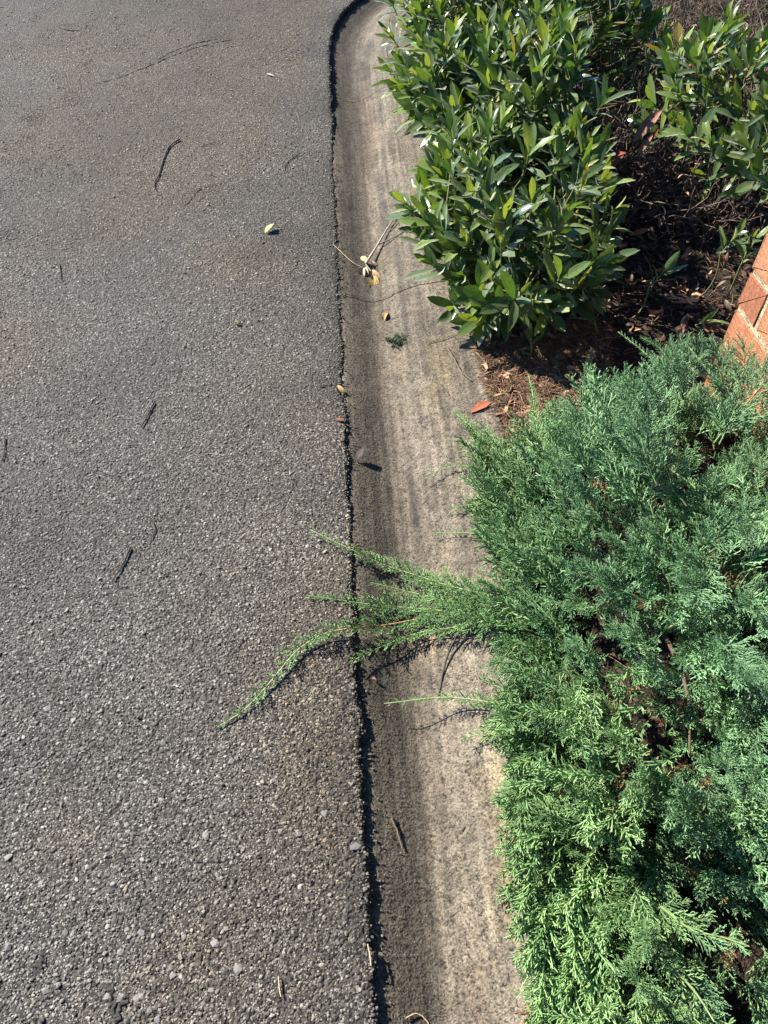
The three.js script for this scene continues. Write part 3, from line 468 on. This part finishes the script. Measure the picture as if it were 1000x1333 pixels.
  for (let i = 0; i < 40000 && placed.length < 300; i++) {
    const p = i < extra.length ? extra[i] : at(rr(600, 1060), rr(455, 1420), 0.14), x = p.x, z = p.z, ok = i < extra.length; if (!ok && (!inside(x, z) || z > -1.72 && x > wallX(z) - 0.05)) continue;
    if (!ok && holeAt.some(h => Math.hypot(x - h[0], (z - h[1]) * 0.8) < h[2] * 1.05)) continue;
    if (placed.some(q => Math.hypot(q.x - x, q.z - z) < 0.047)) continue; placed.push({ x, z });
    const e = rim(x, z), edge = sstep(0.16, 0.02, e), f = flow(x, z), d = f.clone().multiplyScalar(lerp(0.8, 1, edge)).add(V(rr(-0.6, 0.6), lerp(0.5, 0.12, edge) + rr(-0.35, 0.6), rr(-0.8, 0.8))).normalize(), len = rr(0.09, 0.175);
    const b = V(x, ok ? 0.15 : H(x, z) * rr(0.55, 1.35), z).addScaledVector(d, -len * 0.7); b.y = Math.max(0.03, b.y);
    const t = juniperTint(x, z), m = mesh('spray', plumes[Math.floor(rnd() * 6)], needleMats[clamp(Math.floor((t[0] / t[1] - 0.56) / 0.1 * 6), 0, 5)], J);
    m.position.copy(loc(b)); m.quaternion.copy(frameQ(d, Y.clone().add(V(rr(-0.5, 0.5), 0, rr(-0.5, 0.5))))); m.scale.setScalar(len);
  }
  // long thin fronds along the outer fringe
  { const l = [[], [], [], []]; for (let i = 0; i < 4000 && l[0].length < 62; i++) { const p = at(rr(600, 900), rr(450, 1400), 0.08); if (!inside(p.x, p.z)) continue; const e = rim(p.x, p.z); if (e > 0.1) continue; const f = flow(p.x, p.z).add(V(rr(-0.5, 0.5), rr(0.0, 0.35), rr(-0.5, 0.5))).normalize(), tt = juniperTint(p.x, p.z), len = rr(0.09, 0.17); l[i % 4].push([mat4(loc(V(p.x, rr(0.05, 0.10), p.z).addScaledVector(f, -len * 0.45)), frameQ(f, Y), len), col(...tt)]); }
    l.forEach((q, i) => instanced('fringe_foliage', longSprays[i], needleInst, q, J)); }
  // upright or arching tips that stand above the mass
  { const l = [[], [], [], []]; for (let i = 0; i < 6000 && l[0].length < 55; i++) { const p = at(rr(640, 1030), rr(470, 1400), 0.15); if (holeAt.some(h => Math.hypot(p.x - h[0], (p.z - h[1]) * 0.7) < h[2] * 1.6) || !inside(p.x, p.z) || p.z > -1.72 && p.x > wallX(p.z) - 0.03 || rim(p.x, p.z) < 0.08) continue; const f = flow(p.x, p.z).add(V(rr(-0.8, 0.8), rr(0.2, 0.9), rr(-0.8, 0.8))).normalize(), tt = juniperTint(p.x, p.z), len = rr(0.09, 0.17); l[i % 4].push([mat4(loc(V(p.x, H(p.x, p.z) * 0.9, p.z).addScaledVector(f, -len * 0.2)), frameQ(f, Y), len), col(tt[0] * 1.2, tt[1] * 1.15, tt[2] * 1.2)]); }
    l.forEach((q, i) => instanced('tip_foliage', longSprays[i], needleInst, q, J)); }
  // woody branches under the foliage
  for (let i = 0; i < 12; i++) { const a = i / 12 * 6.28 + rr(-0.1, 0.1), L = rr(0.3, 0.75), pts = []; for (let k = 0; k <= 6; k++) { const u = k / 6 * 0.8, x = root.x + Math.cos(a + 0.2 * u) * L * u * 0.8, z = root.z + Math.sin(a + 0.2 * u) * L * u * 1.2; pts.push(V(x, 0.05 + 0.09 * Math.sin(u * 2.4) + 0.01 * rnd(), z).sub(root)); }
    if (pts.some(p => { const z = p.z + root.z, x = p.x + root.x; return !inside(x, z) || rim(x, z) < 0.1 || z > -1.72 && x > wallX(z) - 0.03; })) continue;
    const t = new Twigs(); t.path(pts, 0.006, 0.002, [0.09, 0.06, 0.045], [0.09, 0.07, 0.045], 6); mesh('branch', t.geo(), M.twig, J); }
  // long leading shoots: pixel path, height at both ends, fullness at both ends
  function leader(path, y0, y1, full0, full1, brown, k = 1, wid = 1, hug = false) {
    const pts = path.map((p, i) => { const h = lerp(y0, y1, i / (path.length - 1)); if (!hug) return at(p[0], p[1], h); const g = landed(p[0], p[1]), q = at(p[0], p[1], g.y + h); return q; }), cv = new THREE.CatmullRomCurve3(pts), n = Math.max(8, Math.round(cv.getLength() / 0.012)), P = cv.getPoints(n).map(loc), t = new Twigs();
    const g0 = [0.22, 0.31, 0.12], br = [0.36, 0.19, 0.09], tip = [0.26, 0.34, 0.15];
    for (let i = 0; i < n; i++) { const u = i / n, c = u < brown ? br : g0.map((v, j) => lerp(v, tip[j], u)); t.seg(P[i], P[i + 1], lerp(0.0026, 0.0013, u) * wid, lerp(0.0026, 0.0013, (i + 1) / n) * wid, c, c, 5); }
    const s = mesh('leader', t.geo(), M.twig, J), f = new Twigs(), list = [];
    for (let i = 0; i < n; i++) { const u = i / n, dens = Math.max(0.2, lerp(full0, full1, u)), dir = P[i + 1].clone().sub(P[i]).normalize(), m = Math.floor(dens * 2.6 + 0.3 + rnd());
      for (let j = 0; j < m; j++) { const side = V(-dir.z, 0, dir.x).multiplyScalar((i + j) % 2 ? 1 : -1), d = dir.clone().multiplyScalar(0.8).addScaledVector(side, rr(0.35, 0.9)).add(V(0, rr(0, 0.4), 0)).normalize(), len = Math.max(0.013, lerp(0.085, 0.026, u) * rr(0.6, 1.1) * k * lerp(0.7, 1, dens)); const tt = juniperTint(P[i].x + root.x, P[i].z + root.z, 0), pale = 0.9 + 0.35 * u; list.push([mat4(P[i].clone(), frameQ(d, Y), len), col(tt[0] * pale, tt[1] * pale, tt[2] * pale), len > 0.04 ? Math.floor(rnd() * 8) : 8 + Math.floor(rnd() * 3)]); } }
    for (let g = 0; g < 11; g++) { const l = list.filter(a => a[2] === g); if (!l.length) continue; const im = instanced('leader_foliage', g < 8 ? sprays[g] : thinSprays[g - 8], needleInst, l.map(a => [a[0], a[1]]), s); }
  }
  leader([[690, 790], [640, 793], [595, 799], [545, 806], [500, 814], [455, 818], [420, 826], [388, 846], [352, 888], [318, 924], [283, 947]], 0.03, 0.002, 0.62, 0.2, 0.6, 1, 1, true);
  leader([[640, 775], [590, 764], [545, 750], [500, 735], [450, 712], [403, 689]], 0.03, 0.012, 0.7, 0.35, 0, 0.85, 0.7, true);
  leader([[640, 795], [580, 795], [520, 790], [470, 785], [400, 775]], 0.028, 0.006, 0.65, 0.5, 0, 0.9, 0.7, true);
  leader([[640, 790], [585, 782], [540, 772], [482, 758]], 0.03, 0.012, 0.65, 0.5, 0, 0.8, 0.7, true);
  leader([[660, 800], [600, 815], [540, 825], [490, 845], [455, 862]], 0.04, 0.008, 0.7, 0.2, 0, 0.8, 0.7, true);
  leader([[690, 925], [640, 915], [580, 908], [500, 916]], 0.06, 0.0, 0.9, 0.25, 0, 0.55, 0.8);
  leader([[690, 950], [650, 950], [600, 962]], 0.07, 0.02, 0.8, 0.25, 0, 0.7, 0.7);
  leader([[690, 620], [650, 590], [620, 562], [592, 537]], 0.12, 0.06, 1, 0.5, 0, 0.8, 0.8);
  leader([[680, 640], [640, 618], [600, 606], [545, 622]], 0.08, 0.02, 0.8, 0.2, 0, 0.6, 0.6);
  leader([[690, 715], [650, 702], [610, 694], [560, 694]], 0.08, 0.015, 0.8, 0.2, 0, 0.5, 0.6);
  leader([[690, 660], [640, 655], [600, 660], [585, 668]], 0.08, 0.02, 0.7, 0.2, 0, 0.6, 0.6);
  leader([[900, 560], [880, 520], [850, 470], [805, 432]], 0.16, 0.22, 0.9, 0.6, 0, 0.6, 1.2);
  leader([[915, 560], [890, 505], [860, 455], [835, 440]], 0.16, 0.22, 0.9, 0.6, 0, 0.6, 1.2);
  leader([[965, 545], [935, 500], [893, 447]], 0.16, 0.22, 0.6, 0.25, 0, 0.5, 1.4);
  leader([[960, 700], [910, 640], [860, 600], [828, 555]], 0.24, 0.3, 0.6, 0.4, 0, 0.5, 1.4);
  leader([[715, 600], [700, 560], [695, 520], [688, 488]], 0.1, 0.12, 0.9, 0.4, 0, 0.6, 0.8);
  leader([[780, 530], [765, 490], [770, 455]], 0.14, 0.16, 0.8, 0.4, 0, 0.6, 0.8);
  leader([[860, 1180], [900, 1210], [940, 1220], [975, 1232]], 0.2, 0.2, 0.8, 0.4, 0, 0.7, 1);
  leader([[850, 1240], [900, 1285], [930, 1330]], 0.2, 0.2, 0.5, 0.2, 0, 0.6, 1);
  leader([[720, 1090], [690, 1110], [655, 1135]], 0.08, 0.05, 0.6, 0.2, 0.2, 0.5, 0.8);
  leader([[740, 1230], [710, 1260], [672, 1300]], 0.08, 0.03, 0.5, 0.2, 0.2, 0.5, 0.8);
}

/* ---------- bare twigs between the shrubs ---------- */
{ srand(9501); const kinds = [1, 2, 3, 4, 5].map(i => { const t = new Twigs(); for (let b = 0; b < 4; b++) { let p = V(rr(-0.2, 0.2), 0, rr(-0.2, 0.2)), d = V(rr(-0.7, 0.7), 1, rr(-0.7, 0.7)).normalize(); const c = rr(0.6, 1.3), cc = [0.13 * c, 0.098 * c, 0.08 * c];
      for (let k = 0; k < 7; k++) { const q = p.clone().addScaledVector(d, rr(0.1, 0.2)); t.seg(p, q, 0.015 - 0.0016 * k, 0.0134 - 0.0016 * k, cc, cc, 4); if (rnd() < 0.75) { let e = d.clone().add(V(rr(-1, 1), rr(-0.4, 0.5), rr(-1, 1))).normalize(), o = q; for (let j = 0; j < 3; j++) { const w = o.clone().addScaledVector(e, rr(0.08, 0.2)); t.seg(o, w, 0.008 - 0.0016 * j, 0.0064 - 0.0016 * j, cc, cc, 3); o = w; e.add(V(rr(-0.6, 0.6), rr(-0.3, 0.4), rr(-0.6, 0.6))).normalize(); } } p = q; d.add(V(rr(-0.6, 0.6), rr(-0.35, 0.25), rr(-0.6, 0.6))).normalize(); } } return t.geo(); });
  const root = base('bare_twigs'); tag(root, 'tangle of bare brown twigs and withered leaves between the laurel shrubs', 'twigs', null, 'stuff');
  const spots = []; for (let i = 0; i < 220; i++) { const p = at(rr(715, 1010), rr(-60, 310), 0.1); if (rnd() < 0.45 && p.z > -2.6) continue; spots.push(p); }
  for (let g = 0; g < 5; g++) instanced('twig_tangle', kinds[g], M.twig, spots.filter((_, i) => i % 5 === g).map(p => { E.set(rr(-0.5, 0.5), rnd() * 6.28, rr(-0.5, 0.5)); return [mat4(V(p.x, bedY(p.x, p.z) - 0.01, p.z), Q.setFromEuler(E), rr(0.12, 0.32)), null]; }), root);
  const dm = std({ color: 0xffffff, map: leafMap, roughness: 0.6, side: THREE.DoubleSide }), dry = [leafGeo(0.3, 0.6, 1.3, 0.8), leafGeo(0.26, 0.9, 1.8, -0.7), leafGeo(0.3, 0.4, -0.9, 0.5)];
  for (let g = 0; g < 3; g++) { const l = []; for (let i = 0; i < 900; i++) { const lo = rnd() < 0.5, p = at(rr(640, 1010), rr(-60, 440), 0.06); E.set(rnd() * 6, rnd() * 6, rnd() * 6); const v = rr(0.02, 0.11) + (rnd() > 0.76 ? rr(0.12, 0.38) : 0), r = rr(0.45, 0.7), up = p.z < -2.4 && lo ? rr(0.02, 0.22) : 0.012; if (p.x < CX[idxZ(p.z)] + W + 0.05) continue; l.push([mat4(V(p.x, bedY(p.x, p.z) + up, p.z), Q.setFromEuler(E), rr(0.018, 0.06)), col(v * 1.5, v * 1.5 * r, v * 1.5 * r * 0.65)]); } instanced('withered_leaves', dry[g], dm, l, root); }
}

/* ---------- fallen leaves, twigs and other bits ---------- */
const driedGeos = { curled: leafGeo(0.4, 0.8, 1.6, 0.5), flat: leafGeo(0.36, 0.15, 0.5, 0.1), cupped: leafGeo(0.48, 0.22, 0.5, 0.5) };
function fallen(name, label, category, from, to, kind, c, tilt = 0.15, group) {       // from the stalk to the tip, in the photograph
  const a = landed(...from), b = landed(...to), d = b.clone().sub(a), len = d.length(); d.y += tilt * len; const m = mesh(name, driedGeos[kind], dryMat(...c.map(v => v * 0.8))); m.position.copy(a).add(V(0, 0.003, 0)); m.quaternion.copy(frameQ(d, Y)); m.scale.setScalar(len * 1.05); tag(m, label, category, group); return m;
}
fallen('fallen_leaf', 'rust red leaf lying on the mulch at the edge of the concrete', 'leaf', [613, 538], [638, 523], 'flat', [0.55, 0.17, 0.08], 0.2);
fallen('fallen_leaf', 'pale tan leaf on mulch under the top juniper sprays', 'leaf', [700, 512], [708, 528], 'flat', [0.62, 0.45, 0.25], 0.2);
fallen('fallen_leaf', 'orange yellow leaf scrap beside the lower left edge of the juniper', 'leaf', [674, 1100], [684, 1094], 'cupped', [0.75, 0.42, 0.1], 0.3);
fallen('fallen_leaf', 'upright tan and brown leaf scrap on concrete below the dry stick', 'leaf', [499, 419], [506, 406], 'curled', [0.6, 0.4, 0.15], 0.9);
fallen('fallen_leaf', 'pale green crumpled leaf alone on the grey asphalt', 'leaf', [345, 304], [357, 296], 'cupped', [0.55, 0.72, 0.25], 0.5);
fallen('fallen_leaf', 'small dark green leaf with a pale tip on the asphalt', 'leaf', [304, 421], [316, 422], 'curled', [0.35, 0.42, 0.2], 0.7);
fallen('fallen_leaf', 'tan sliver of leaf stuck in the seam at the asphalt edge', 'leaf', [439, 503], [448, 518], 'curled', [0.62, 0.45, 0.18], 0.2);
fallen('fallen_leaf', 'reddish leaf scrap in the crumbling asphalt edge', 'leaf', [437, 546], [448, 548], 'cupped', [0.45, 0.14, 0.09], 0.2);
fallen('fallen_leaf', 'dark brown tilted leaf casting a shadow on the concrete gutter', 'leaf', [463, 600], [475, 592], 'cupped', [0.06, 0.035, 0.025], 0.9);
fallen('fallen_leaf', 'small brown leaf beside the long juniper shoot on concrete', 'leaf', [484, 883], [490, 888], 'cupped', [0.3, 0.15, 0.07], 0.9);
fallen('fallen_leaf', 'curled dark leaf half hidden by the left juniper fringe', 'leaf', [617, 628], [634, 620], 'curled', [0.12, 0.08, 0.06], 0.4);
fallen('fallen_leaf', 'white speck of leaf near the far asphalt edge', 'leaf', [347, 97], [357, 99], 'flat', [0.75, 0.7, 0.6], 0.15);
const slimDry = leafGeo(0.24, 0.35, 0.7, 0.3);
// dead reddish laurel leaves caught in the twigs
for (const [f, t, c, l] of [[[862, 143], [828, 172], [0.62, 0.36, 0.27], 'pinkish brown withered leaf in the twigs left of the right laurel'], [[858, 168], [846, 180], [0.62, 0.09, 0.05], 'bright red scrap of leaf among the bare twigs'], [[850, 176], [830, 197], [0.6, 0.3, 0.22], 'narrow pink dry leaf hanging below the red scrap'], [[815, 199], [778, 202], [0.5, 0.08, 0.05], 'long dark red leaf lying across the bare twigs'], [[812, 202], [790, 220], [0.42, 0.2, 0.1], 'brown drooping leaf under the long red leaf'], [[902, 86], [886, 80], [0.45, 0.06, 0.05], 'small red leaf beside the top of the right laurel'], [[975, 88], [945, 97], [0.6, 0.33, 0.28], 'pink dry leaf among the right laurel shoots'], [[748, 145], [722, 152], [0.4, 0.1, 0.07], 'thin dark red leaf on twigs behind the front laurel']]) {
  const a = at(f[0], f[1], 0.36), b = at(t[0], t[1], 0.33), m = mesh('withered_leaf', slimDry, dryMat(c[0] * 0.7, c[1] * 0.6, c[2] * 0.6)); m.position.copy(a); m.quaternion.copy(frameQ(b.clone().sub(a), V(-0.25, 0.85, 0.6))); m.scale.setScalar(a.distanceTo(b)); tag(m, l, 'leaf');
}
function stick(name, label, category, path, r0, r1, c, lift = 0, group) {
  const pts = path.map(([x, y, h]) => { const p = landed(x, y); p.y += r0 * 0.8 + (h || 0) + lift; return p; }), cv = new THREE.CatmullRomCurve3(pts), o = pts[0].clone(), n = path.length * 4, t = new Twigs();
  t.path(cv.getPoints(n).map(p => p.sub(o).add(V(rr(-1, 1), rr(-0.3, 0.3), rr(-1, 1)).multiplyScalar(r0 * 0.35))), r0, r1, c, c.map(v => v * 1.2), 6); const m = mesh(name, t.geo(), M.twig); m.position.copy(o); tag(m, label, category, group); return m;
}
srand(9701); const BK = [0.05, 0.045, 0.04], BR = [0.13, 0.09, 0.06], TN = [0.42, 0.32, 0.2];
stick('twig', 'dark curved twig on the asphalt, bent like a hook', 'twig', [[234, 182], [222, 190], [213, 208], [206, 230], [201, 240], [205, 252], [211, 256]], 0.0032, 0.002, BK);
stick('twig', 'straight dark twig on the asphalt left of the seam, mid way down', 'twig', [[201, 524], [192, 542], [184, 556]], 0.0024, 0.0015, BK);
stick('twig', 'dark slanting twig on the asphalt above the long juniper shoot', 'twig', [[170, 713], [160, 735], [147, 756]], 0.0028, 0.0016, BK);
stick('twig', 'thin bracket shaped twig just above the slanting twig', 'twig', [[198, 680], [202, 688], [197, 702]], 0.0016, 0.001, BK);
stick('twig', 'short dark twig at the left margin of the asphalt', 'twig', [[6, 570], [6, 585], [3, 600]], 0.002, 0.0015, BK);
stick('twig', 'tiny upright twig on the asphalt near the left side', 'twig', [[77, 343], [79, 354], [79, 363]], 0.002, 0.0015, BK);
stick('twig', 'faint thin curved twig on asphalt close to the gutter', 'twig', [[390, 200], [378, 208], [370, 218], [375, 228], [385, 236]], 0.0016, 0.001, BK);
stick('twig', 'short flat twig near the far left of the asphalt', 'twig', [[83, 38], [93, 40], [103, 40]], 0.0026, 0.002, BK);
stick('twig', 'thin faint twig right of the hooked twig', 'twig', [[262, 191], [272, 188], [281, 184]], 0.0014, 0.001, BK);
stick('twig', 'dark twig slanting over pale concrete below the juniper shoot', 'twig', [[598, 828, 0.02], [585, 850, 0.012], [577, 876, 0.004], [571, 907]], 0.0026, 0.002, BK);
stick('twig', 'dark branched twig end emerging from the juniper above pale concrete', 'twig', [[640, 818, 0.03], [620, 820, 0.02], [596, 827, 0.015]], 0.003, 0.0022, BR);
stick('twig', 'dark brown twig lying along the dip of the lower gutter', 'twig', [[509, 1063], [516, 1080], [524, 1105]], 0.003, 0.0014, [0.10, 0.085, 0.05], 0.001);
stick('twig', 'slim stick on the concrete running into the mulch corner', 'twig', [[582, 454], [592, 470], [600, 485], [613, 497]], 0.0026, 0.0018, BR, 0.003);
stick('twig', 'tiny dark twig on the lower concrete, slanting to the right', 'twig', [[586, 1194], [592, 1190], [597, 1186]], 0.0016, 0.0012, BK);
stick('twig', 'short dark twig near the juniper fringe on the lower concrete', 'twig', [[601, 1083], [605, 1077]], 0.003, 0.002, BK);
stick('twig', 'little brown twig curving on the concrete beside the lower juniper', 'twig', [[612, 1005], [617, 1013], [619, 1023]], 0.0014, 0.001, BR);
stick('pine_needle', 'straw coloured needle crossing the seam near the bottom', 'needle', [[478, 1207], [485, 1213], [492, 1220]], 0.0013, 0.001, TN, 0.003);
stick('pine_needle', 'pale needle standing in the seam at the bottom', 'needle', [[479, 1230], [482, 1245], [483, 1258]], 0.0015, 0.0012, TN, 0.004);
stick('pine_needle', 'bent straw needle on concrete at the bottom edge', 'needle', [[528, 1326], [542, 1320], [552, 1325], [558, 1333]], 0.0014, 0.001, TN, 0.002);
stick('pine_needle', 'tan needle on the asphalt near the bottom', 'needle', [[363, 1271], [364, 1285], [366, 1298]], 0.0014, 0.001, TN, 0.002);
stick('pine_needle', 'fine brown needle on pale concrete right of the dark twig', 'needle', [[606, 862], [610, 872], [609, 880]], 0.001, 0.0008, BR);
stick('pine_needle', 'fine brown needle lying across the pale concrete patch', 'needle', [[592, 880], [605, 878], [618, 881]], 0.001, 0.0008, BR);
stick('pine_needle', 'pale needle reaching from the seam to the dry stick', 'needle', [[434, 320, 0.004], [447, 333, 0.006], [460, 345, 0.008], [474, 353, 0.01]], 0.0014, 0.0012, TN);
stick('leaf_stalk', 'green leaf stalk lying on the concrete before the front laurel', 'stalk', [[557, 448], [575, 443], [592, 436]], 0.0014, 0.001, [0.12, 0.17, 0.03], 0.004);
// dry forked stick with curled leaves at its foot
{ srand(9801); const p0 = landed(477, 349), g = base('dry_stick', [p0.x, p0.y, p0.z]); tag(g, 'forked grey dry stick with curled tan leaves lying across the gutter', 'stick');
  const lift = (x, y, h) => { const p = landed(x, y); p.y += h; return p.sub(p0); };
  const a = new Twigs(), main = new THREE.CatmullRomCurve3([lift(476, 348, 0.014), lift(492, 324, 0.018), lift(505, 301, 0.014), lift(516, 284, 0.01), lift(523, 277, 0.006)]).getPoints(14); a.path(main, 0.0042, 0.0016, [0.42, 0.36, 0.28], [0.2, 0.16, 0.12], 6); mesh('stem', a.geo(), M.twig, g);
  const b = new Twigs(); b.path([lift(493, 323, 0.016), lift(510, 313, 0.008), lift(532, 299, 0.003)], 0.0026, 0.0012, [0.22, 0.18, 0.13], [0.16, 0.12, 0.09], 6); mesh('side_twig', b.geo(), M.twig, g);
  const d = new Twigs(); d.path([lift(505, 303, 0.014), lift(515, 293, 0.01), lift(526, 281, 0.005)], 0.0022, 0.001, [0.2, 0.16, 0.12], [0.16, 0.12, 0.09], 6); mesh('side_twig', d.geo(), M.twig, g);
  const e = new Twigs(); e.path([lift(476, 348, 0.014), lift(484, 358, 0.012), lift(490, 368, 0.008)], 0.0014, 0.001, [0.5, 0.42, 0.32], [0.5, 0.42, 0.32], 5); mesh('side_twig', e.geo(), M.twig, g);
  for (const [f, t, hf, ht, k, c] of [[[478, 347], [472, 340], 0.014, 0.022, 'cupped', [0.7, 0.55, 0.28]], [[474, 352], [467, 360], 0.012, 0.004, 'curled', [0.6, 0.5, 0.36]], [[476, 350], [470, 363], 0.01, 0.003, 'curled', [0.5, 0.4, 0.28]], [[484, 356], [493, 374], 0.014, 0.006, 'curled', [0.55, 0.38, 0.2]], [[488, 362], [486, 376], 0.01, 0.004, 'cupped', [0.6, 0.42, 0.16]], [[484, 344], [492, 352], 0.012, 0.006, 'curled', [0.5, 0.36, 0.2]]]) {
    const A = lift(...f, hf), B = lift(...t, ht), m = mesh('dry_leaf', driedGeos[k], dryMat(...c), g); m.position.copy(A); m.quaternion.copy(frameQ(B.clone().sub(A), Y)); m.scale.setScalar(A.distanceTo(B) * 1.2); }
}
srand(9851);
for (const [x, y, h, c, d, up, l] of [[848, 298, 0.09, [0.42, 0.2, 0.12], [-0.9, 0.05, 0.3], [-0.2, 0.8, 0.5], 'orange brown dry leaf on shaded litter left of the brick wall'], [808, 262, 0.2, [0.36, 0.15, 0.09], [0.2, -0.7, 0.6], [-0.3, 0.5, 0.8], 'drooping brown leaf in twigs right of the near laurel shrub']]) {
  const m = mesh('withered_leaf', slimDry, dryMat(...c)); m.position.copy(at(x, y, h)); m.quaternion.copy(frameQ(V(...d), V(...up))); m.scale.setScalar(0.075); tag(m, l, 'leaf');
}
// small weed rooted in the concrete
{ srand(9901); const p = landed(520, 446), g = base('weed_tuft', [p.x, p.y, p.z]); tag(g, 'little grey green weed tuft growing on the bare concrete', 'weed'); const l = [];
  for (let i = 0; i < 110; i++) { const a = rnd() * 6.28, r = Math.sqrt(rnd()); E.set(rr(-1.2, 1.2), a, rr(-1.2, 1.2)); const v = rr(0.7, 1.1); l.push([mat4(V(Math.cos(a) * r * 0.038, 0.002, Math.sin(a) * r * 0.022), Q.setFromEuler(E), rr(0.012, 0.022)), col(0.10 * v, 0.15 * v, 0.085 * v)]); }
  instanced('tuft_foliage', thinSprays[0], needleInst, l, g); }

renderer.render(scene, camera);
